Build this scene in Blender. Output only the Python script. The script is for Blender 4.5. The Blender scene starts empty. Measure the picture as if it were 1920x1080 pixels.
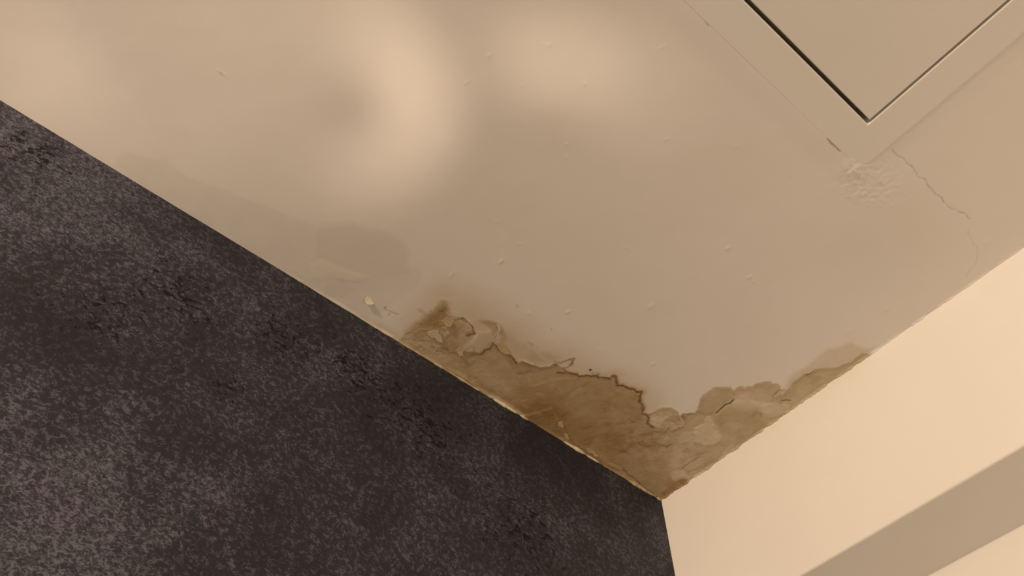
import bpy, bmesh, math, random
import numpy as np
from mathutils import Vector, Matrix

C = bpy.context.scene.collection
SC = bpy.context.scene
H = 2.5                                   # ceiling height; the room corner is at x = y = 0

# ------------------------------------------------------------------ camera
F_PX = 1594.458
YAW, PITCH, ROLL = (math.radians(a) for a in (49.38348, 53.64462, -0.520079))
CAM = np.array([0.747515, -0.988926, H - 1.0])
d_ = np.array([-math.sin(YAW) * math.cos(PITCH), math.cos(YAW) * math.cos(PITCH), math.sin(PITCH)])
r0 = np.cross(d_, [0, 0, 1.0]); r0 /= np.linalg.norm(r0); u0 = np.cross(r0, d_)
r_ = math.cos(ROLL) * r0 + math.sin(ROLL) * u0
u_ = -math.sin(ROLL) * r0 + math.cos(ROLL) * u0
cam_data = bpy.data.cameras.new('camera'); cam_data.sensor_width = 36.0
cam_data.lens = F_PX / 1920 * 36.0; cam_data.clip_start = 0.01
cam = bpy.data.objects.new('camera', cam_data); C.objects.link(cam)
cam.matrix_world = Matrix(((r_[0], u_[0], -d_[0], CAM[0]), (r_[1], u_[1], -d_[1], CAM[1]),
                           (r_[2], u_[2], -d_[2], CAM[2]), (0, 0, 0, 1)))
SC.camera = cam

# ------------------------------------------------------------------ light and exposure
WARM = (1.0, 0.763, 0.534)
vs = SC.view_settings
vs.view_transform = 'Standard'; vs.look = 'None'; vs.gamma = 1.0; vs.exposure = 0.0
vs.use_curve_mapping = False
world = bpy.data.worlds.new('room_bounce'); SC.world = world; world.use_nodes = True
bg = world.node_tree.nodes['Background']
bg.inputs['Color'].default_value = (*WARM, 1); bg.inputs['Strength'].default_value = 0.55

def lamp(name, kind, loc, energy, target=None, col=WARM, **kw):
    l = bpy.data.lights.new(name, kind); l.energy = energy; l.color = col
    for k, v in kw.items(): setattr(l, k, v)
    o = bpy.data.objects.new(name, l); C.objects.link(o); o.location = loc
    if target is not None:
        o.rotation_euler = (Vector(target) - Vector(loc)).to_track_quat('-Z', 'Y').to_euler()
    return o

lamp('room_lamp', 'POINT', (1.30, -3.0, 2.215), 230.0, shadow_soft_size=0.08)

def ray(px, py):
    return d_ * F_PX + r_ * (px - 960) - u_ * (py - 540)
def at(px, py):                            # a spot seen in the photo, on the ceiling plane (metres)
    q = ray(px, py); q = q * (H - CAM[2]) / q[2] + CAM
    return float(q[0]), float(q[1])
def onleft(px, py):                        # the same on the dark wall: (y, z)
    q = ray(px, py); q = q * (-CAM[0]) / q[0] + CAM
    return float(q[1]), float(q[2])

# soft pools of light on the ceiling: unseen spots added in place of reflections
def pool(px, py, rad, e, blend=1.0):
    x, y = at(px, py)
    src = (0.75, -1.35, 0.75)
    dist = math.dist(src, (x, y, H))
    lamp('bounce_spot', 'SPOT', src, e, (x, y, H), (1.0, .775, .575), spot_size=2 * math.atan(rad / dist), spot_blend=blend, shadow_soft_size=0.03)
for px, py, rad, e in (
        (655, 50, .10, 2.2), (722, 82, .085, 3.6), (775, 135, .08, 4.2), (798, 195, .08, 4.4),
        (780, 255, .08, 4.4), (735, 300, .08, 4.2), (672, 330, .08, 3.0), (600, 345, .09, 1.2),
        (965, 110, .085, 3.2), (1050, 112, .09, 4.2), (1130, 140, .09, 2.4), (1210, 175, .11, 1.8),
        (20, 120, .13, 3.9), (110, 205, .13, 2.7), (180, 40, .30, 2.4), (330, 60, .3, 2.0), (400, 230, .2, 1.4), (640, 20, .2, 1.2)):
    pool(px, py, rad, e * (4.7 if px > 590 else 3.7))

# ------------------------------------------------------------------ number helpers
def smooth(a, b, x):
    t = np.clip((x - a) / (b - a), 0, 1); return t * t * (3 - 2 * t)
def vnoise(x, y, seed=0):
    xi = np.floor(x).astype(np.int64); yi = np.floor(y).astype(np.int64)
    fx = x - xi; fy = y - yi
    fx = fx * fx * fx * (fx * (fx * 6 - 15) + 10); fy = fy * fy * fy * (fy * (fy * 6 - 15) + 10)
    def hsh(a, b):
        n = (a * 374761393 + b * 668265263 + seed * 974634821) & 0x7fffffff
        n = ((n ^ (n >> 13)) * 1274126177) & 0x7fffffff
        return ((n ^ (n >> 16)) & 0xffff) / 65535.0
    a = hsh(xi, yi) * (1 - fx) + hsh(xi + 1, yi) * fx
    b = hsh(xi, yi + 1) * (1 - fx) + hsh(xi + 1, yi + 1) * fx
    return a * (1 - fy) + b * fy
def fbm(x, y, size, octv=4, seed=0):       # about -1..1, 'size' is the largest feature in metres
    s = 0; a = 1.0; t = 0
    for k in range(octv):
        s = s + a * (vnoise(x / size * 2 ** k + 17.3 * k, y / size * 2 ** k - 9.1 * k, seed + k) * 2 - 1); t += a; a *= .5
    return s / t
PXM = 0.00085                              # metres covered by one photo pixel around the stain

def dist_seg(P, A, B):
    d = B - A; L = max(float(d @ d), 1e-12)
    t = np.clip(((P - A) @ d) / L, 0, 1)
    q = A + t[:, None] * d
    return np.hypot(P[:, 0] - q[:, 0], P[:, 1] - q[:, 1])

# ------------------------------------------------------------------ object helpers
def link(name, mesh, mat=None, parent=None):
    o = bpy.data.objects.new(name, mesh); C.objects.link(o)
    if mat: mesh.materials.append(mat)
    if parent: o.parent = parent
    return o
def obj(name, bm, mat, parent=None, smooth_shade=False):
    bmesh.ops.recalc_face_normals(bm, faces=bm.faces)
    me = bpy.data.meshes.new(name); bm.to_mesh(me); bm.free()
    if smooth_shade: me.polygons.foreach_set('use_smooth', [True] * len(me.polygons))
    return link(name, me, mat, parent)
def structure(o, label, cat):
    o['kind'] = 'structure'; o['label'] = label; o['category'] = cat; return o
def grid_mesh(name, X, Y, Z, keep=None):   # X, Y, Z are (n, m) arrays
    n, m = X.shape
    co = np.stack([X, Y, Z], -1).reshape(-1, 3).astype(np.float32)
    idx = np.arange(n * m).reshape(n, m)
    q = np.stack([idx[:-1, :-1], idx[1:, :-1], idx[1:, 1:], idx[:-1, 1:]], -1).reshape(-1, 4)
    if keep is not None: q = q[keep.reshape(-1)]
    me = bpy.data.meshes.new(name)
    me.vertices.add(len(co)); me.vertices.foreach_set('co', co.reshape(-1))
    me.loops.add(q.size); me.loops.foreach_set('vertex_index', q.reshape(-1).astype(np.int32))
    me.polygons.add(len(q))
    me.polygons.foreach_set('loop_start', np.arange(0, q.size, 4, dtype=np.int32))
    me.polygons.foreach_set('loop_total', np.full(len(q), 4, dtype=np.int32))
    me.polygons.foreach_set('use_smooth', np.ones(len(q), dtype=bool))
    me.update(calc_edges=True); me.validate()
    return me
def attr(me, name, r, g, b):
    a = me.attributes.new(name, 'FLOAT_COLOR', 'POINT')
    v = np.ones((len(me.vertices), 4), np.float32)
    v[:, 0] = np.ravel(r); v[:, 1] = np.ravel(g); v[:, 2] = np.ravel(b)
    a.data.foreach_set('color', v.reshape(-1))

# ------------------------------------------------------------------ materials
def new_mat(name, rough=0.6, spec=0.3):
    m = bpy.data.materials.new(name); m.use_nodes = True
    nt = m.node_tree; b = nt.nodes['Principled BSDF']
    b.inputs['Roughness'].default_value = rough
    b.inputs['Specular IOR Level'].default_value = spec
    return m, nt, b
def N(nt, t, **kw):
    n = nt.nodes.new(t)
    for k, v in kw.items():
        if k in n.inputs: n.inputs[k].default_value = v
        else: setattr(n, k, v)
    return n
def mix(nt, fac, a, b, mode='MIX'):
    n = nt.nodes.new('ShaderNodeMix'); n.data_type = 'RGBA'; n.blend_type = mode
    for sock, v in ((n.inputs[0], fac), (n.inputs[6], a), (n.inputs[7], b)):
        if isinstance(v, bpy.types.NodeSocket): nt.links.new(v, sock)
        elif isinstance(v, (int, float)): sock.default_value = v
        else: sock.default_value = (*v, 1)
    return n.outputs[2]
def math_(nt, op, a, b=0.0, clamp=False):
    n = nt.nodes.new('ShaderNodeMath'); n.operation = op; n.use_clamp = clamp
    for i, v in enumerate((a, b)):
        if isinstance(v, bpy.types.NodeSocket): nt.links.new(v, n.inputs[i])
        else: n.inputs[i].default_value = v
    return n.outputs[0]
def ramp(nt, fac, stops):
    n = nt.nodes.new('ShaderNodeValToRGB'); e = n.color_ramp.elements
    while len(e) < len(stops): e.new(0.5)
    for el, (p, c) in zip(e, stops):
        el.position = p; el.color = (*c, 1) if not isinstance(c, (int, float)) else (c, c, c, 1)
    nt.links.new(fac, n.inputs[0]); return n.outputs[0]
def noise(nt, vec, scale, detail=4, rough=0.55, dist=0.0):
    n = N(nt, 'ShaderNodeTexNoise', Scale=scale, Detail=detail, Roughness=rough, Distortion=dist)
    nt.links.new(vec, n.inputs['Vector']); return n.outputs['Fac']
def geo_pos(nt):
    return nt.nodes.new('ShaderNodeNewGeometry').outputs['Position']

PAINT = (0.800, 0.765, 0.735)
def ceiling_material():
    m, nt, b = new_mat('ceiling_paint', 0.62, 0.25)
    pos = geo_pos(nt)
    a1 = nt.nodes.new('ShaderNodeAttribute'); a1.attribute_name = 'stain'
    a2 = nt.nodes.new('ShaderNodeAttribute'); a2.attribute_name = 'marks'
    s1 = nt.nodes.new('ShaderNodeSeparateColor'); nt.links.new(a1.outputs['Color'], s1.inputs[0])
    s2 = nt.nodes.new('ShaderNodeSeparateColor'); nt.links.new(a2.outputs['Color'], s2.inputs[0])
    brown, ring, pale = s1.outputs; damp, crack, olive = s2.outputs
    mott = noise(nt, pos, 9, 3); fine = noise(nt, pos, 60, 5)
    clean = mix(nt, ramp(nt, mott, ((.3, 0), (.7, 1))), PAINT, (0.785, 0.742, 0.70))
    clean = mix(nt, damp, clean, (0.625, 0.575, 0.53))
    mod = math_(nt, 'MULTIPLY', brown, math_(nt, 'ADD', 0.86, math_(nt, 'MULTIPLY', fine, 0.28)), True)
    tint = ramp(nt, mod, ((0.0, (1, 1, 1)), (.25, (.86, .78, .66)), (.5, (.665, .565, .405)), (.75, (.49, .365, .20)), (1.0, (.335, .215, .085))))
    col = mix(nt, 1.0, clean, tint, 'MULTIPLY')
    col = mix(nt, math_(nt, 'MULTIPLY', olive, 0.6), col, (.50, .44, .27))
    col = mix(nt, pale, col, (.69, .615, .475))
    col = mix(nt, ring, col, (.13, .042, .004))
    col = mix(nt, crack, col, (.035, .026, .018))
    nt.links.new(col, b.inputs['Base Color'])
    bump = N(nt, 'ShaderNodeBump', Strength=0.03, Distance=0.004)
    nt.links.new(noise(nt, pos, 140, 4), bump.inputs['Height']); nt.links.new(bump.outputs[0], b.inputs['Normal'])
    return m
def paint_material(name, col, rough=0.6, bumpy=0.06, scale=120):
    m, nt, b = new_mat(name, rough, 0.25)
    pos = geo_pos(nt)
    c = mix(nt, ramp(nt, noise(nt, pos, 7, 3), ((.3, 0), (.7, 1))), col, tuple(v * .975 for v in col))
    nt.links.new(c, b.inputs['Base Color'])
    bump = N(nt, 'ShaderNodeBump', Strength=bumpy, Distance=0.003)
    nt.links.new(noise(nt, pos, scale, 4), bump.inputs['Height']); nt.links.new(bump.outputs[0], b.inputs['Normal'])
    return m
def slate_material():
    m, nt, b = new_mat('dark_concrete_wallpaper', 0.62, 0.22)
    pos = geo_pos(nt)
    mp = N(nt, 'ShaderNodeMapping'); nt.links.new(pos, mp.inputs['Vector'])
    mp.inputs['Rotation'].default_value = (math.radians(-18), 0, 0)
    mp.inputs['Scale'].default_value = (1, 0.68, 1)
    v = mp.outputs[0]
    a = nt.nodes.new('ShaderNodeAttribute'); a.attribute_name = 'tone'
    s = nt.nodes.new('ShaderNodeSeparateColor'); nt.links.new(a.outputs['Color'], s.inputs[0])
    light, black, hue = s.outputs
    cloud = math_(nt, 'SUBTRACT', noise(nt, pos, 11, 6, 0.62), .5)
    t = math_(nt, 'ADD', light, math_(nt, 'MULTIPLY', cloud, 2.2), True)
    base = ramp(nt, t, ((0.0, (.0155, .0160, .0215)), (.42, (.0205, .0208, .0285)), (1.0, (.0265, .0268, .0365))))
    v2 = N(nt, 'ShaderNodeMapping'); nt.links.new(v, v2.inputs['Vector']); v2.inputs['Location'].default_value = (3.1, 1.7, 5.2)
    grain = noise(nt, v, 150, 4, .62, 1.0)
    g2 = noise(nt, v2.outputs[0], 320, 2, .55, .9)
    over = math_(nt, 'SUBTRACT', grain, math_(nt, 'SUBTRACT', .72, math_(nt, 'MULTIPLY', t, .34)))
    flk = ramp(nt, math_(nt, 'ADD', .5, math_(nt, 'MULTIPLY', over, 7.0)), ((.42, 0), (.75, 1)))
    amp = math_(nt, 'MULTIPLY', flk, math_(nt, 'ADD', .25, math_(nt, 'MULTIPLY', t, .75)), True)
    col = mix(nt, amp, base, ramp(nt, g2, ((.32, (.021, .0212, .029)), (.5, (.041, .0415, .055)), (.68, (.118, .119, .153)))))
    worm = math_(nt, 'ABSOLUTE', math_(nt, 'SUBTRACT', noise(nt, v2.outputs[0], 100, 2, .5, 1.9), .5))
    line = ramp(nt, worm, ((0.0, 1), (.035, .8), (.07, 0)))
    patch = ramp(nt, noise(nt, pos, 120, 2), ((.47, 0), (.56, 1)))
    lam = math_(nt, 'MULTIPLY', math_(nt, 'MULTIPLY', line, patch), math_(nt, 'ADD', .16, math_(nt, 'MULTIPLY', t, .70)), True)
    col = mix(nt, lam, col, (.118, .119, .152))
    pit = ramp(nt, math_(nt, 'ADD', noise(nt, v2.outputs[0], 120, 4, .65, .9), math_(nt, 'MULTIPLY', black, .205)), ((.68, 0), (.71, 1)))
    col = mix(nt, pit, col, (.0042, .0038, .0045))
    fleck = ramp(nt, noise(nt, pos, 160, 1), ((.795, 0), (.815, 1)))
    col = mix(nt, math_(nt, 'MULTIPLY', fleck, .35), col, (.32, .31, .30))
    tintv = ramp(nt, noise(nt, pos, 17, 3), ((.38, (1.04, .96, 1.03)), (.62, (.95, 1.01, .96))))
    col = mix(nt, .9, col, tintv, 'MULTIPLY')
    nt.links.new(col, b.inputs['Base Color'])
    bump = N(nt, 'ShaderNodeBump', Strength=0.25, Distance=0.002)
    nt.links.new(grain, bump.inputs['Height']); nt.links.new(bump.outputs[0], b.inputs['Normal'])
    return m
M_CEIL = ceiling_material()
M_CREAM = paint_material('cream_wall_paint', (0.83, 0.80, 0.765))
M_HATCH = paint_material('hatch_paint', (0.785, 0.760, 0.725), 0.5, 0.05, 200)
M_SLATE = slate_material()

# ------------------------------------------------------------------ dark wall
ys = np.arange(0.20, -2.6, -0.008); zs = np.arange(0.6, H + 0.0801, 0.008)
Yg, Zg = np.meshgrid(ys, zs, indexing='ij')
light = np.full(Yg.shape, 0.46); black = np.zeros(Yg.shape)  # wallpaper blotches; also paints in the corner's shade and the far left's light
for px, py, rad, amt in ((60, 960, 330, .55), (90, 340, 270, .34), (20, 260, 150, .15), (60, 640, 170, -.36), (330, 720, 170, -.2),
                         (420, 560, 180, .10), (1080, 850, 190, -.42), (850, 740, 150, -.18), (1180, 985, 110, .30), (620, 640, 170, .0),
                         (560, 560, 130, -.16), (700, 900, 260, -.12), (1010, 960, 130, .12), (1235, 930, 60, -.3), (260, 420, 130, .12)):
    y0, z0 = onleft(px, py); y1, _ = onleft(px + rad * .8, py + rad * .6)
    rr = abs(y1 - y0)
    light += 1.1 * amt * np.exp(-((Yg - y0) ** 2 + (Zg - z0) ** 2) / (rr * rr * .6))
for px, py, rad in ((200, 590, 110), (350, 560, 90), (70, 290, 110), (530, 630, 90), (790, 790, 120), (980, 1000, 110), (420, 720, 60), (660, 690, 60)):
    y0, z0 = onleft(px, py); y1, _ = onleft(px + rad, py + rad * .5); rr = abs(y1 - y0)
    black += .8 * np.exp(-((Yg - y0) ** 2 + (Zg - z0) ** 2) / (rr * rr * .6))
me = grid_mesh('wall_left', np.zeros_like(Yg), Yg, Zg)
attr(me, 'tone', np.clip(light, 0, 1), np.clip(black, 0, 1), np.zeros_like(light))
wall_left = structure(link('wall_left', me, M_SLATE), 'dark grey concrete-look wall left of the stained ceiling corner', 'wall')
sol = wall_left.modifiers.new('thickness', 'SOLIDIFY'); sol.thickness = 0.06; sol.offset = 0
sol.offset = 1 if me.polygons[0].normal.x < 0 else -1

# ------------------------------------------------------------------ cream bulkhead over the recessed cream wall
def prism(bm, pts, a, b, axis):            # polygon pts extruded from a to b along the axis
    def mk(p, t): return (t, p[0], p[1]) if axis == 'x' else (p[0], p[1], t)
    va = [bm.verts.new(mk(p, a)) for p in pts]; vb = [bm.verts.new(mk(p, b)) for p in pts]
    bm.faces.new(va); bm.faces.new(vb[::-1])
    for i in range(len(pts)):
        j = (i + 1) % len(pts); bm.faces.new((va[i], vb[i], vb[j], va[j]))
SOF = H - 0.2728
bm = bmesh.new()
prism(bm, [(0, H + .08), (0, SOF + .003), (.0009, SOF + .0009), (.003, SOF), (.20, SOF), (.20, H + .08)], 0.0, 2.4, 'x')
structure(obj('wall_right', bm, M_CREAM), 'boxed-out cream bulkhead right of the corner with a shaded underside', 'wall')
bm = bmesh.new()
prism(bm, [(.1395, SOF), (.20, SOF), (.20, 0.6), (.1395, 0.6)], 0.0, 2.4, 'x')
structure(obj('wall_back', bm, M_CREAM), 'recessed cream wall under the shaded bulkhead underside', 'wall')

# ------------------------------------------------------------------ ceiling: relief and marks over a fine sheet
def axis(*segs):
    out = [np.array([segs[0][0]])]
    for a, b, s in segs:
        n = max(1, int(round(abs(b - a) / s))); out.append(np.linspace(a, b, n + 1)[1:])
    return np.concatenate(out)
xs = axis((0, .80, .001), (.80, 1.2, .005), (1.2, 2.4, .05))
ysc = axis((0, -.80, .001), (-.80, -1.45, .005), (-1.45, -2.6, .05))
X, Y = np.meshgrid(xs, ysc, indexing='ij')
x = X.ravel(); y = Y.ravel()
wx = x + .0011 * fbm(x, y, .006, 2, 3) + .0022 * fbm(x, y, .022, 2, 4)
wy = y + .0011 * fbm(x, y, .006, 2, 13) + .0022 * fbm(x, y, .022, 2, 14)
P = np.stack([x, y], 1); W = np.stack([wx, wy], 1)
WR = np.stack([wx + .0013 * fbm(x, y, .0045, 2, 5), wy + .0013 * fbm(x, y, .0045, 2, 15)], 1)   # more ragged, for the tide lines

def pts_m(pts): return np.array([at(*p) for p in pts])
def poly(pts, soft, warp=True):            # 1 inside the traced outline, falling to 0 over 'soft' photo pixels
    q = pts_m(pts); S = W if warp else P; s = soft * PXM
    lo = q.min(0) - 2 * s - .006; hi = q.max(0) + 2 * s + .006
    sel = np.where((x > lo[0]) & (x < hi[0]) & (y > lo[1]) & (y < hi[1]))[0]
    out = np.zeros(len(x))
    if not len(sel): return out
    p = S[sel]; d = np.full(len(sel), 9.0); ins = np.zeros(len(sel), bool)
    for i in range(len(q)):
        a, b = q[i], q[(i + 1) % len(q)]
        d = np.minimum(d, dist_seg(p, a, b))
        c = (a[1] > p[:, 1]) != (b[1] > p[:, 1])
        with np.errstate(divide='ignore', invalid='ignore'):
            xi = (b[0] - a[0]) * (p[:, 1] - a[1]) / (b[1] - a[1]) + a[0]
        ins ^= c & (p[:, 0] < xi)
    sd = np.where(ins, -d, d)
    out[sel] = 1 - smooth(-s, s, sd); return out
def line(pts, width, warp=False, vary=0.0, seed=0):   # 1 on the traced line, gone at 'width' photo pixels
    q = pts_m(pts); S = WR if warp else P; w = width * PXM
    lo = q.min(0) - w - .004; hi = q.max(0) + w + .004
    sel = np.where((x > lo[0]) & (x < hi[0]) & (y > lo[1]) & (y < hi[1]))[0]
    out = np.zeros(len(x))
    if not len(sel): return out
    p = S[sel]; d = np.full(len(sel), 9.0)
    for i in range(len(q) - 1): d = np.minimum(d, dist_seg(p, q[i], q[i + 1]))
    ww = w * (1 + vary * fbm(x[sel], y[sel], .012, 2, 40 + seed))
    out[sel] = 1 - smooth(0, 1, d / ww); return out
def blob(px, py, rx, ry=None, ang=0, power=1):
    cx, cy = at(px, py); ry = ry or rx
    ex = np.array(at(px + math.cos(ang), py + math.sin(ang))) - (cx, cy)
    ey = np.array(at(px - math.sin(ang), py + math.cos(ang))) - (cx, cy)
    inv = np.linalg.inv(np.stack([ex * rx, ey * ry], 1))
    q = inv @ np.stack([x - cx, y - cy])
    return np.exp(-((q[0] ** 2 + q[1] ** 2) ** power))

# ---- traced outlines, as they lie on the ceiling
RING_A = [(904, 663), (910, 656), (918, 654), (926, 646), (935, 655), (948, 663), (962, 673), (970, 682)]
RING_B = [(978, 677), (990, 681), (1000, 685), (1012, 689), (1030, 688), (1043, 680)]
RING_C = [(1041, 678), (1052, 681), (1063, 676), (1076, 672), (1072, 682), (1063, 690), (1055, 690), (1062, 697), (1066, 700)]
RING_D = [(1045, 699), (1055, 700), (1066, 700), (1080, 702), (1085, 705), (1098, 703), (1108, 704), (1118, 703), (1121, 708), (1130, 707), (1140, 709), (1143, 710)]
RING_E = [(1143, 710), (1145, 705), (1151, 704), (1156, 708), (1158, 714)]
RING_F = [(1158, 714), (1158, 722), (1170, 722), (1177, 727), (1188, 729), (1196, 734), (1203, 735)]
RING_G = [(1203, 735), (1201, 743), (1199, 755), (1204, 758), (1205, 770), (1203, 776), (1212, 779), (1217, 784), (1213, 794), (1222, 802)]
BL1 = [(1216, 788), (1218, 775), (1230, 770), (1245, 763), (1258, 764), (1270, 770), (1276, 778)]
NOTCH = [(1281, 786), (1281, 776), (1290, 776), (1299, 775)]
BL2 = [(1305, 770), (1310, 756), (1320, 742), (1332, 732), (1345, 725), (1360, 725), (1368, 726), (1375, 733)]
BL3 = [(1380, 727), (1388, 724), (1397, 728), (1405, 724), (1413, 725), (1420, 719), (1432, 717), (1443, 717), (1450, 722), (1457, 721), (1462, 726)]
BL4 = [(1466, 740), (1475, 733), (1484, 727), (1488, 718), (1497, 712), (1508, 702), (1517, 703), (1528, 696), (1537, 692), (1555, 692), (1570, 691),
       (1580, 685), (1595, 680), (1605, 673), (1617, 664)]
LEFTARC = [(852, 600), (860, 597), (868, 598), (876, 603), (885, 610), (888, 618), (888, 624), (878, 626)]
BODY = (RING_A + RING_B + [(1041, 682), (1055, 692), (1064, 699)] + RING_D[3:] + RING_E + RING_F + RING_G[:7] + BL1[1:] + NOTCH[1:]
        + BL2 + BL3 + BL4 + [(1640, 662), (1250, 945), (1230, 945), (1000, 800), (860, 712), (780, 668), (745, 640), (765, 622), (800, 640), (850, 640), (880, 660)])
RIGHT = BL1 + NOTCH + BL2 + BL3 + BL4 + [(1640, 662), (1300, 915), (1262, 880), (1240, 830)]
UPLEFT = [(762, 650), (758, 622), (775, 606), (788, 595), (800, 587), (814, 581), (819, 570), (829, 562), (838, 565), (843, 578), (852, 590),
          (866, 596), (884, 605), (893, 620), (885, 640), (870, 662), (830, 668), (795, 668)]
HALO = [(760, 640), (770, 590), (800, 560), (832, 530), (880, 545), (930, 572), (975, 605), (1020, 640), (1075, 655), (1130, 690), (1190, 708), (1230, 740),
        (1240, 775), (1200, 800), (1000, 760), (850, 690)]
FRINGE = [(1470, 735), (1482, 706), (1508, 690), (1535, 670), (1550, 655), (1575, 650), (1597, 643), (1622, 655), (1640, 650), (1600, 690), (1520, 720)]
DAMP = [(190, 330), (235, 285), (275, 297), (310, 299), (345, 328), (380, 342), (430, 358), (490, 384), (555, 410), (588, 424), (620, 416), (660, 414),
        (720, 430), (755, 449), (771, 472), (765, 497), (790, 512), (784, 535), (750, 560), (690, 600), (620, 580), (350, 410)]
DAMP2 = [(590, 425), (660, 418), (720, 434), (754, 452), (766, 474), (760, 497), (778, 516), (700, 520), (640, 500), (590, 480)]
SMEAR = [(583, 497), (600, 489), (640, 503), (692, 521), (680, 528), (640, 526), (620, 515), (600, 527), (584, 521)]

fine = fbm(x, y, .010, 4, 21); mid = fbm(x, y, .035, 4, 22); big = fbm(x, y, .12, 3, 23)
body = poly(BODY, 3); right = poly(RIGHT, 26); upl = poly(UPLEFT, 15); halo = poly(HALO, 42)
brown = np.zeros(len(x))
brown = np.maximum(brown, halo * (.25 + .07 * mid))
b_main = body * (.64 + .05 * mid + .03 * fine)
core = blob(1050, 800, 130, 55, .55) * .22 + blob(1130, 740, 80, 36, .5) * .08 + blob(940, 740, 110, 26, .55) * .06 + blob(1150, 810, 70, 50) * .06
b_main += body * core * (1 + .3 * mid)
b_main -= body * right * (.165 - .03 * mid)
b_main -= body * (blob(930, 720, 60, 14, .55) * .20 + blob(1240, 880, 90, 45) * .06 + blob(800, 655, 60, 18, .5) * .16 + blob(1010, 720, 80, 18, .3) * .06)
brown = np.maximum(brown, b_main)
brown = np.maximum(brown, upl * (.60 + .10 * mid + .04 * fine + blob(815, 592, 34, 20, -.5) * .20 + blob(832, 575, 14, 14) * .10))
brown = np.maximum(brown, poly([(895, 606), (905, 600), (922, 600), (936, 606), (940, 616), (930, 628), (922, 632), (915, 618), (905, 612)], 7) * .54)
brown = np.maximum(brown, poly([(952, 660), (960, 645), (985, 640), (1010, 655), (1020, 672), (1040, 680), (1000, 682), (975, 674)], 10) * .37)
brown = np.maximum(brown, poly(FRINGE, 7) * (.15 + .05 * fine))
brown = np.maximum(brown, poly([(940, 640), (955, 628), (1000, 642), (1060, 672), (1035, 682), (990, 660)], 14) * .33)
# zones within the body where a layer of paint is left or lost
def tone(pts, soft, amt):
    global brown
    k = poly(pts, soft); brown = brown + k * amt
tone([(895, 622), (905, 615), (920, 622), (926, 640), (920, 652), (908, 656), (902, 664), (880, 668), (876, 655), (885, 640)], 6, .20)
tone([(975, 678), (1000, 686), (1015, 690), (1045, 682), (1050, 672), (1030, 662), (1000, 660)], 10, .10)
tone([(1030, 712), (1060, 705), (1095, 712), (1095, 730), (1075, 742), (1050, 738), (1035, 728)], 5, -.05)
tone([(1150, 745), (1180, 740), (1197, 760), (1190, 785), (1150, 780), (1140, 765)], 6, -.05)
tone([(820, 690), (850, 690), (885, 705), (880, 716), (850, 708)], 4, .07)
brown = np.maximum(brown, poly([(640, 580), (700, 603), (760, 628), (790, 640), (800, 680), (760, 655), (690, 615)], 14) * .22)
brown = np.maximum(brown, poly([(865, 600), (905, 590), (945, 606), (985, 640), (1010, 660), (1000, 690), (900, 670), (870, 660)], 20) * (.36 + .06 * mid))
brown = np.maximum(brown, blob(835, 555, 38, 26) * .24)
tone([(890, 690), (940, 716), (1000, 752), (985, 765), (935, 738), (890, 712)], 5, -.04)
tone([(850, 700), (880, 715), (900, 732), (880, 730), (850, 712)], 5, .06)
tone([(1300, 905), (1250, 938), (1240, 925), (1262, 905), (1285, 893)], 4, .24)
tone([(1385, 735), (1425, 730), (1445, 745), (1440, 760), (1400, 765), (1370, 760)], 5, -.10)
tone([(1338, 790), (1352, 768), (1380, 755), (1420, 760), (1425, 785), (1400, 806), (1360, 812)], 5, .06)
tone([(1463, 742), (1510, 704), (1570, 693), (1600, 680), (1560, 720), (1480, 772), (1468, 755)], 3, -.05)
pale = np.zeros(len(x))
def palep(pts, soft, amt):
    global pale
    pale = np.maximum(pale, poly(pts, soft) * amt)
palep([(1299, 812), (1300, 802), (1312, 797), (1322, 794), (1324, 780), (1334, 779), (1340, 792), (1338, 800), (1350, 815), (1350, 826), (1338, 835), (1320, 836), (1306, 828)], 2.5, .60)
palep([(1425, 760), (1440, 755), (1470, 755), (1483, 762), (1480, 772), (1460, 780), (1440, 782), (1430, 775)], 3, .52)
palep([(1367, 750), (1385, 744), (1420, 744), (1420, 756), (1380, 758)], 5, .24)
palep([(1369, 824), (1380, 816), (1382, 822), (1372, 828)], 3, .22)
palep([(1351, 850), (1365, 836), (1378, 832), (1375, 842), (1362, 850)], 3, .42)
palep([(1256, 890), (1270, 880), (1290, 884), (1315, 878), (1325, 884), (1305, 900), (1292, 903), (1282, 892), (1262, 898)], 3, .42)
palep([(1217, 790), (1222, 778), (1240, 772), (1254, 770), (1262, 776), (1248, 786), (1236, 800), (1222, 798)], 3, .50)
palep([(1276, 780), (1281, 786), (1284, 797), (1278, 800), (1274, 790)], 3, .45)
palep([(905, 738), (935, 744), (955, 758), (985, 780), (975, 781), (940, 764)], 3, .42)
palep([(836, 690), (868, 700), (878, 712), (860, 708)], 4, .14)
palep([(770, 640), (790, 648), (780, 652)], 3, .2)
palep(SMEAR, 4, .30)
palep([(530, 500), (560, 512), (610, 540), (640, 560), (625, 560), (560, 522)], 4, .25)
damp = np.maximum(poly(DAMP, 5) * (.26 + .14 * mid), poly(DAMP2, 6) * .42)
damp *= 1 - poly(SMEAR, 3)
damp = np.maximum(damp, blob(1650, 460, 110, 90) * .20)
damp = np.maximum(damp, poly([(600, 560), (615, 520), (640, 522), (672, 545), (640, 560)], 5) * .5)
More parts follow.
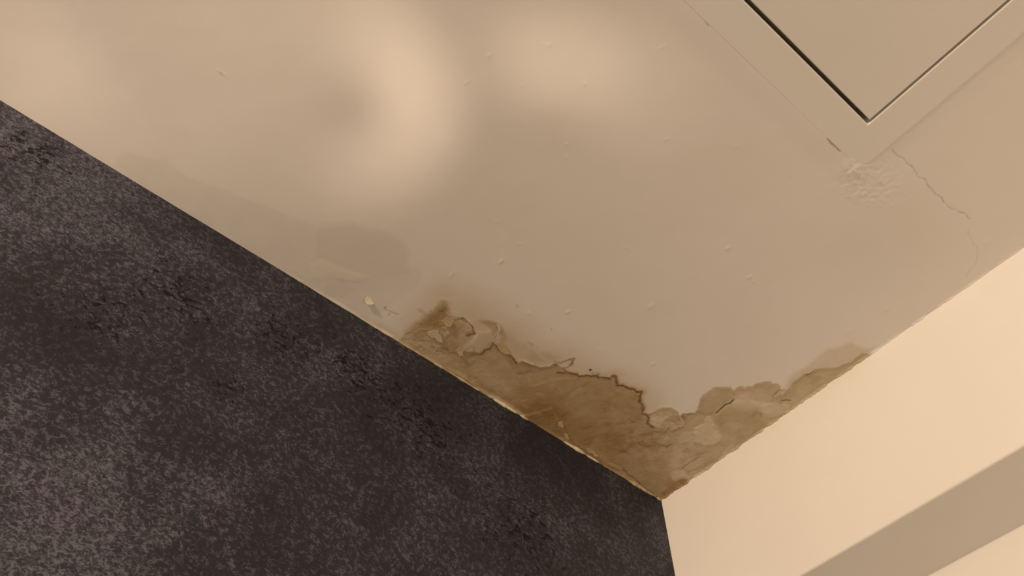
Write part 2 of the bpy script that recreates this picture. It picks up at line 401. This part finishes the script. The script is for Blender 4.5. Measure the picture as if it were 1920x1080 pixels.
# crisp-edged islands where single coats of paint are still on
isl = fbm(wx, wy, .026, 3, 81); isl2 = fbm(wx, wy, .012, 3, 82)
crumb = blob(1245, 815, 75, 42) + blob(1300, 890, 60, 26, -.6)
brown += body * (.035 * smooth(.02, .07, isl) - .03 * smooth(.08, .12, -isl))
brown += body * crumb * (.09 * smooth(.05, .12, isl2) - .09 * smooth(.05, .12, -isl2))
brown += upl * (.06 * smooth(.05, .15, isl2) - .08 * smooth(.10, .18, -isl))
olive = poly(FRINGE, 7) * .34 + blob(790, 640, 40, 14, .5) * .3 + blob(800, 665, 50, 8, .58) * .3 + right * .14
# streak of old filler running along the dark wall
olive += poly([(760, 635), (800, 655), (900, 720), (985, 775), (1000, 782), (960, 770), (860, 708), (770, 650)], 4) * .25

ring = np.zeros(len(x))
for pts, wpx, s, v in ((RING_A, 3.2, .62, .4), (RING_B, 2.6, .30, .4), (RING_C, 3.0, .62, .4), (RING_D, 3.2, .72, .5), (RING_E, 4.0, 1.0, .4), (RING_F, 3.4, .80, .4),
                       (RING_G[:6], 4.6, .58, .5), (RING_G[5:], 5.0, .48, .6), (LEFTARC, 3.2, .66, .6), (NOTCH, 3.6, .55, .4),
                       ([(1265, 808), (1275, 803), (1282, 800)], 4, .3, .5), ([(1246, 814), (1250, 806), (1256, 800)], 4, .26, .5),
                       ([(1220, 812), (1225, 805), (1228, 815), (1218, 822)], 4, .22, .6), ([(1198, 832), (1205, 826)], 4, .25, .5),
                       ([(1412, 777), (1418, 771), (1428, 774), (1426, 782)], 4, .25, .5),
                       ([(975, 700), (990, 697), (1000, 699), (1014, 695)], 4, .22, .6), ([(830, 653), (845, 656), (852, 662)], 3, .3, .5),
                       ([(876, 655), (883, 650), (890, 652), (889, 660)], 3, .2, .5), ([(1040, 728), (1048, 733)], 3, .25, .3),
                       ([(990, 641), (998, 648)], 4, .25, .4), ([(1096, 738), (1102, 733)], 5, .2, .4), ([(1162, 795), (1168, 793)], 5, .2, .4),
                       ([(1162, 846), (1176, 848)], 6, .3, .4), ([(1305, 851), (1312, 849), (1330, 847)], 4, .18, .5), ([(784, 579), (797, 588), (806, 592)], 5, .20, .4),
                       ([(722, 579), (732, 584), (748, 588)], 2.6, .32, .4), ([(900, 602), (910, 603), (918, 610)], 7, .22, .3), ([(1250, 908), (1256, 903)], 6, .25, .4)):
    ring = np.maximum(ring, line(pts, wpx * 1.12, True, v * 1.5, int(pts[0][0])) * min(1, s * 1.12) * (.72 + .28 * smooth(-.35, .35, fbm(x, y, .014, 2, 90))))
for pts in (RING_D, RING_F, RING_G, RING_A):                       # brown bleed beside the tide line
    brown = np.maximum(brown, np.maximum(line(pts, 16, True, .3) * .56, line(pts, 7, True, .3) * .80))
brown = np.maximum(brown, line(RING_D + RING_E + RING_F, 34, True) * .30)
for pts in (BL2, BL3, BL4):
    brown = np.maximum(brown, line(pts, 4, True, .4) * .50)
rng = random.Random(5)
for k in range(26):
    px, py = rng.uniform(1170, 1290), rng.uniform(790, 850)
    ring = np.maximum(ring, blob(px, py, rng.uniform(2, 6), rng.uniform(1.5, 3), rng.uniform(-.8, .3)) * rng.uniform(.08, .24))

CRACK = [(1672, 283), (1683, 292), (1692, 298), (1700, 307), (1711, 314), (1715, 318), (1720, 332), (1728, 334), (1737, 340), (1742, 352), (1750, 358), (1758, 367),
         (1764, 372), (1768, 380), (1780, 388), (1793, 393), (1805, 400), (1817, 412)]
CRACK2 = [(1813, 433), (1821, 450), (1830, 465), (1834, 480), (1829, 495), (1813, 515)]
crack = line(CRACK, 2.0, True, .7) * .27 + line(CRACK2, 2.2, True, .6) * .12
GAPC = [(1343, 774), (1352, 765), (1360, 758), (1368, 756), (1375, 750)]
crack = np.maximum(crack, line(GAPC, 2.2, False, .6) * .9)
crack = np.maximum(crack, line([(1466, 751), (1474, 750), (1482, 751)], 2.4) * .85)
crack = np.maximum(crack, line([(1168, 880), (1190, 898), (1212, 916), (1226, 926)], 2.2, True, .6) * .65)
crack = np.maximum(crack, line([(1229, 931), (1236, 936), (1240, 941)], 4) * .9)
crack = np.maximum(crack, line([(1552, 258), (1558, 267), (1566, 273), (1575, 281)], 2.6, False, .8) * .6)  # chips beside the hatch frame, their gap shadow painted in dark
crack = np.maximum(crack, line([(1322, 40), (1328, 47)], 2.2) * .35)
crack = np.maximum(crack, line([(1761, 187), (1770, 181)], 2.8) * .6)
for px, py, r, s in ((722, 577, 2.4, .5), (729, 589, 1.6, .5), (415, 137, 2, .25), (1085, 859, 1.6, .6), (970, 574, 3, .25), (1034, 618, 1.5, .4), (753, 598, 1.4, .3),
                     (810, 645, 2, .4), (867, 597, 3, .5), (1043, 684, 2.4, .5)):
    crack = np.maximum(crack, blob(px, py, r) * s)
crack = np.clip(crack, 0, 1)

# ---- relief: positive hangs down from the ceiling (metres)
MM = .001
h = .5 * MM * fbm(x, y, .25, 2, 31) + .10 * MM * fbm(x, y, .03, 2, 32)
h += body * .45 * MM * (mid + .4 * fine) - .35 * MM * poly(BODY, 2)
h += .5 * MM * poly(BL1 + [(1284, 797), (1270, 808), (1240, 806), (1222, 800)], 6) * (1 + fine)
h += 1.8 * MM * poly([(1343, 774), (1352, 766), (1368, 757), (1376, 750), (1400, 744), (1425, 755), (1435, 775), (1420, 800), (1395, 818), (1365, 815), (1345, 800)], 12, False)
h -= 1.2 * MM * line(GAPC, 5)
h += .9 * MM * poly(BL2 + [(1365, 755), (1345, 770), (1320, 778)], 5)
h += .8 * MM * poly(BL3 + [(1460, 740), (1440, 752), (1400, 745), (1378, 745)], 5)
h += .9 * MM * poly([(1299, 812), (1312, 797), (1322, 794), (1324, 780), (1334, 779), (1340, 792), (1350, 815), (1350, 826), (1338, 835), (1320, 836), (1306, 828)], 4)
h += .8 * MM * poly([(1425, 760), (1440, 755), (1470, 755), (1483, 762), (1480, 772), (1460, 780), (1440, 782)], 5)
h -= .5 * MM * poly(BL4 + [(1560, 722), (1480, 780)], 3)
h += .6 * MM * poly([(895, 622), (920, 622), (926, 640), (908, 656), (902, 664), (880, 668), (885, 640)], 4)
h += 1.4 * MM * poly([(840, 690), (880, 708), (900, 730), (960, 762), (975, 775), (930, 750), (870, 715)], 7)
h += 1.0 * MM * poly([(980, 780), (1010, 771), (1035, 764), (1046, 790), (1060, 815), (1080, 850), (1030, 815)], 4)
h += 1.2 * MM * poly([(1080, 830), (1120, 850), (1160, 880), (1130, 872), (1090, 845)], 6)
h += body * MM * (.22 * smooth(.02, .07, isl) + crumb * .6 * smooth(.04, .12, isl2)) + upl * .35 * MM * smooth(.04, .12, isl2)
h += .5 * MM * line(RING_A + RING_B, 5) + .3 * MM * line(RING_D, 6)
h += .25 * MM * poly(SMEAR, 7) + .1 * MM * poly(DAMP2, 8)
filler = blob(1630, 345, 60, 40) + .8 * blob(1600, 318, 22, 18)
h += filler * MM * (.7 * np.abs(fbm(x, y, .018, 3, 51)) + .5 * fbm(x, y, .006, 2, 52))
h += 1.15 * MM * line([(1200, -80), (1282, 0), (1580, 283), (1592, 300)], 44) * np.where(y < -.297, x < .6385, smooth(.660, .630, x))
h += .7 * MM * line([(1604, 320), (1658, 276), (1920, 58), (2000, -10)], 34)          # filler feathered against the hatch frame
h -= .2 * MM * line(CRACK, 3)
for k in range(60):
    px, py = rng.uniform(820, 1850), rng.uniform(60, 690)
    h += rng.uniform(.08, .28) * MM * blob(px, py, rng.uniform(2, 9), rng.uniform(1.5, 4), rng.uniform(-.8, .4))
for px, py, r in ((940, 490, 6), (1220, 575, 7), (1225, 682, 5), (1365, 465, 6), (1065, 585, 5), (1660, 580, 7), (1590, 620, 8), (415, 137, 3), (1850, 455, 6), (1405, 520, 5)):
    h += .5 * MM * blob(px, py, r, r * .6, -.6)
# ragged droop of the paint where it meets the walls
er = fbm(x, y * 0, .012, 4, 61); el = fbm(y, x * 0, .02, 4, 62)
h += smooth(-.004, 0, y) * MM * np.clip(1.5 + 4.0 * er, 0, 5) * smooth(.95, .3, x)
h += smooth(.005, 0, x) * MM * np.clip(.9 + 1.6 * el, 0, 4) * smooth(-.9, -.5, y)
z = H - h

# ---- opening for the hatch
UX = np.array([1.0, -0.0165]); UY = np.array([0.006, -1.0])
def hp(o, a, b): return o + UX * a + UY * b
O_ = np.array([0.6345, -0.2819]); I_ = np.array([0.6809, -0.3285])
FRAME_W = 0.0465; INN = 0.40
Xc = (X[:-1, :-1] + X[1:, 1:]) / 2; Yc = (Y[:-1, :-1] + Y[1:, 1:]) / 2
hole = (Xc > O_[0] + .022) & (Xc < O_[0] + 2 * FRAME_W + INN - .022) & (Yc < O_[1] - .022) & (Yc > O_[1] - 2 * FRAME_W - INN + .022)
me = grid_mesh('ceiling', X, Y, z.reshape(X.shape), ~hole)
attr(me, 'stain', np.clip(brown, 0, 1), np.clip(ring, 0, 1), np.clip(pale, 0, 1))
attr(me, 'marks', np.clip(damp, 0, 1), crack, np.clip(olive, 0, 1))
ceiling = structure(link('ceiling', me, M_CEIL), 'off-white ceiling with brown water stain and blistered paint in the corner', 'ceiling')

# ------------------------------------------------------------------ peeling paint: thin curled flakes hanging from the ceiling
def flake_mat(name, col):
    return paint_material(name, col, 0.6, 0.15, 300)
M_FLAKE = flake_mat('loose_paint', (.56, .475, .345)); M_FLAKE_TAN = flake_mat('loose_stained_paint', (.47, .365, .22))
M_CHIP = flake_mat('loose_white_paint', (.85, .77, .56))
def flake(name, pts, hinge, lift, mat, thick=.0005, label=None):
    """outline traced on the ceiling; lifts away from the hinge direction (index of the point it hangs from)"""
    q0 = pts_m(pts); n0 = len(q0); q = []
    for i in range(n0):                     # torn, uneven edge between the traced corners
        a, b_ = q0[i], q0[(i + 1) % n0]; e = b_ - a; nn = np.array([-e[1], e[0]])
        for k in range(4): q.append(a + e * (k / 4) + nn * (rng.uniform(-.13, .13) if k else 0))
    q = np.array(q); hinge *= 4
    c = q.mean(0); hv = q[hinge]; dv = c - hv; L = np.linalg.norm(dv) * 2; dv = dv / np.linalg.norm(dv)
    rings = (1.0, .72, .4)
    bm = bmesh.new(); allv = []
    def zz(p):
        t = max(0, float((p - hv) @ dv) / L)
        return H - .0007 - lift * t ** 1.7
    for s, off in ((0, 0), (1, thick)):
        rows = []
        for r in rings:
            rows.append([bm.verts.new((*(c + (p - c) * r), zz(c + (p - c) * r) - off)) for p in q])
        cv = bm.verts.new((*c, zz(c) - off)); allv.append((rows, cv))
        n = len(q)
        for a, b in zip(rows[:-1], rows[1:]):
            for i in range(n): bm.faces.new((a[i], a[(i + 1) % n], b[(i + 1) % n], b[i]))
        for i in range(n): bm.faces.new((rows[-1][i], rows[-1][(i + 1) % n], cv))
    a, b = allv[0][0][0], allv[1][0][0]
    for i in range(len(q)): bm.faces.new((a[i], a[(i + 1) % len(q)], b[(i + 1) % len(q)], b[i]))
    o = obj(name, bm, mat, ceiling)
    if label: o['label'] = label
    return o
FL = [
    ([(684, 560), (690, 556), (698, 563), (701, 568), (690, 569), (686, 566)], 1, .0022, M_CHIP, 'pale curled paint chip'),
    ([(800, 622), (815, 618), (822, 617), (824, 625), (829, 633), (831, 640), (822, 639), (815, 632), (808, 632)], 0, .002, M_FLAKE, 'pale peeling paint flake'),
    ([(853, 656), (862, 650), (870, 655), (868, 665), (861, 665)], 1, .002, M_FLAKE_TAN, None),
    ([(932, 650), (938, 644), (947, 645), (953, 655), (956, 663), (945, 660)], 1, .002, M_FLAKE_TAN, None),
    ([(827, 600), (838, 594), (846, 599), (850, 606), (843, 611), (835, 609)], 1, .002, M_FLAKE_TAN, None),
    ([(932, 604), (938, 606), (938, 616), (933, 620)], 0, .002, M_FLAKE, None),
    ([(926, 634), (936, 626), (945, 619), (943, 625), (930, 636)], 2, .0012, M_FLAKE, None),
    ([(1046, 791), (1055, 789), (1057, 797), (1054, 800), (1047, 797)], 0, .0016, M_FLAKE_TAN, None),
    ([(1250, 838), (1258, 833), (1266, 830), (1262, 838), (1254, 841)], 2, .002, M_FLAKE_TAN, None),
    ([(1281, 879), (1296, 866), (1310, 858), (1319, 857), (1323, 866), (1310, 874), (1294, 880)], 3, .0006, M_FLAKE, None),
    ([(1450, 740), (1458, 733), (1468, 729), (1474, 730), (1462, 739), (1454, 744)], 3, .002, M_FLAKE, None),
    ([(1510, 704), (1519, 700), (1530, 693), (1533, 695), (1522, 703), (1514, 706)], 2, .0012, M_FLAKE_TAN, None),
    ([(1056, 812), (1063, 812), (1068, 820), (1064, 822)], 0, .002, M_FLAKE_TAN, None),
    ([(1098, 838), (1106, 840), (1122, 852), (1116, 853), (1102, 845)], 1, .002, M_FLAKE_TAN, None),
]
for pts, hi_, lift, mat, lab in FL: flake('paint_flake', pts, hi_, lift, mat, label=lab)

# dark speck beside the tide line
bm = bmesh.new()
bmesh.ops.create_icosphere(bm, subdivisions=2, radius=1)
for v in bm.verts: v.co = Vector((v.co.x * .0024, v.co.y * .0014, v.co.z * .0011))
m_dark, nt, b = new_mat('dark_speck', .7); b.inputs['Base Color'].default_value = (.02, .015, .01, 1)
o = obj('dark_speck', bm, m_dark, ceiling, True); o.location = (*at(1107, 693), H - .0005); o.rotation_euler = (0, 0, .5)

# ------------------------------------------------------------------ ragged filler bead between ceiling and dark wall
def bead():
    n = 1300; yy = -np.linspace(0.001, 1.0, n)
    def py_at(px, py): return at(px, py)[1]
    rad = .0007 + .0006 * fbm(yy, yy * 0, .02, 4, 71)
    for px, py, ln, r in ((945, 763, .05, .0042), (980, 785, .02, .003), (1075, 838, .05, .0042), (1110, 862, .03, .003), (1200, 915, .06, .0045), (1235, 936, .012, .0035), (870, 716, .07, .0028),
                          (820, 687, .02, .0028), (760, 650, .10, .0014), (700, 614, .07, .0017), (610, 560, .05, .0014)):
        y0 = py_at(px, py); rad = np.maximum(rad, r * np.exp(-((yy - y0) / (ln * .5)) ** 4) * (.8 + .35 * fbm(yy, yy * 0, .012, 4, 72)))
    for px, py, ln in ((1012, 802, .026), (1030, 815, .02)):
        y0 = py_at(px, py); rad = rad * (1 - .85 * np.exp(-((yy - y0) / ln) ** 2))
    rad = np.clip(rad * smooth(-.85, -.6, yy) + .0003, .0003, .006)
    ths = np.linspace(0, math.pi / 2, 6)
    Xb = np.outer(rad, np.cos(ths)); Zb = H + .0006 - np.outer(rad * 1.25, np.sin(ths)) - (np.clip(.9 + 1.6 * fbm(yy, yy * 0, .02, 4, 62), 0, 4) * MM * smooth(-.9, -.5, yy) * .5)[:, None]
    Xb[:, -1] = -.001
    Yb = np.repeat(yy[:, None], 6, 1)
    me = grid_mesh('trim_1', Xb, Yb, Zb)
    pa = np.zeros(n)
    for px, py, ln, a in ((945, 763, .055, 1), (1085, 845, .055, .9), (1105, 858, .04, .9), (700, 614, .12, .55), (600, 552, .16, .55), (860, 712, .05, .5), (1215, 922, .05, .35)):
        pa = np.maximum(pa, a * np.exp(-((yy - py_at(px, py)) / ln) ** 4))
    pa = np.clip(pa + .35 * fbm(yy, yy * 0, .01, 3, 77), 0, 1)
    pa = np.maximum(pa, smooth(-.62, -.75, yy) * .8)
    attr(me, 'pale', np.repeat(pa[:, None], 6, 1), np.zeros((n, 6)), np.zeros((n, 6)))
    m, nt, b = new_mat('old_filler', .6)
    a = nt.nodes.new('ShaderNodeAttribute'); a.attribute_name = 'pale'
    s = nt.nodes.new('ShaderNodeSeparateColor'); nt.links.new(a.outputs['Color'], s.inputs[0])
    nt.links.new(mix(nt, s.outputs[0], (.34, .24, .12), (.62, .55, .43)), b.inputs['Base Color'])
    return structure(link('trim_1', me, m), 'ragged pale filler bead between ceiling and dark wall', 'trim')
bead()

# ------------------------------------------------------------------ access hatch
hatch = bpy.data.objects.new('access_hatch', None); C.objects.link(hatch)
hatch.location = (*hp(I_, INN / 2, INN / 2), H)
hatch['label'] = 'off-white painted square access hatch with frame, set in the ceiling'; hatch['category'] = 'access panel'
HL = np.array(hatch.location[:2])
def loc3(p, zc): return (p[0] - HL[0], p[1] - HL[1], zc)
def rounded(o, size, rad, k=7):
    pts = []
    for cx, cy, a0 in ((rad, rad, 180), (size - rad, rad, 270), (size - rad, size - rad, 0), (rad, size - rad, 90)):
        for i in range(k):
            t = math.radians(a0 + 90 * i / (k - 1)); pts.append(hp(o, cx + rad * math.cos(t), cy + rad * math.sin(t)))
    return pts
def loops(bm, rows, closed_end=False):
    vr = [[bm.verts.new(p) for p in row] for row in rows]
    for a, b in zip(vr[:-1], vr[1:]):
        n = len(a)
        for i in range(n): bm.faces.new((a[i], a[(i + 1) % n], b[(i + 1) % n], b[i]))
    return vr
OUT = INN + 2 * FRAME_W
bm = bmesh.new(); PROUD = .0015
rows = []
def outer(ins, zc): return [loc3(p, zc) for p in rounded(O_ + UX * ins + UY * ins, OUT - 2 * ins, .020 - ins)]
def inner(ins, zc): return [loc3(p, zc) for p in rounded(I_ + UX * ins + UY * ins, INN - 2 * ins, .0014)]
rows = [outer(0, .004), outer(0, -PROUD + .0010), outer(.0003, -PROUD + .0003), outer(.0011, -PROUD),
        inner(-.0014, -PROUD), inner(-.0004, -PROUD + .0004), inner(0, -PROUD + .0014), inner(0, .05)]
vr = loops(bm, rows)
bm.faces.new(vr[-1])                        # closed back of the box above the door
obj('frame', bm, M_HATCH, hatch)
bm = bmesh.new()
GL, GR = .0052, .0037                      # gap beside the left edge, gap beside the right edge
def door(ins, zc):
    o = I_ + UX * (GL + ins) + UY * (GR + ins); sx = INN - GL - .003 - 2 * ins; sy = INN - GR - .003 - 2 * ins
    return [loc3(hp(o, a, b_), zc) for a, b_ in ((0, 0), (sx, 0), (sx, sy), (0, sy))]
vr = loops(bm, [door(0, .016), door(0, -PROUD + .0016), door(.0003, -PROUD + .0008), door(.0010, -PROUD + .0006)])
bm.faces.new(vr[0]); bm.faces.new(vr[-1])
obj('door', bm, M_HATCH, hatch)
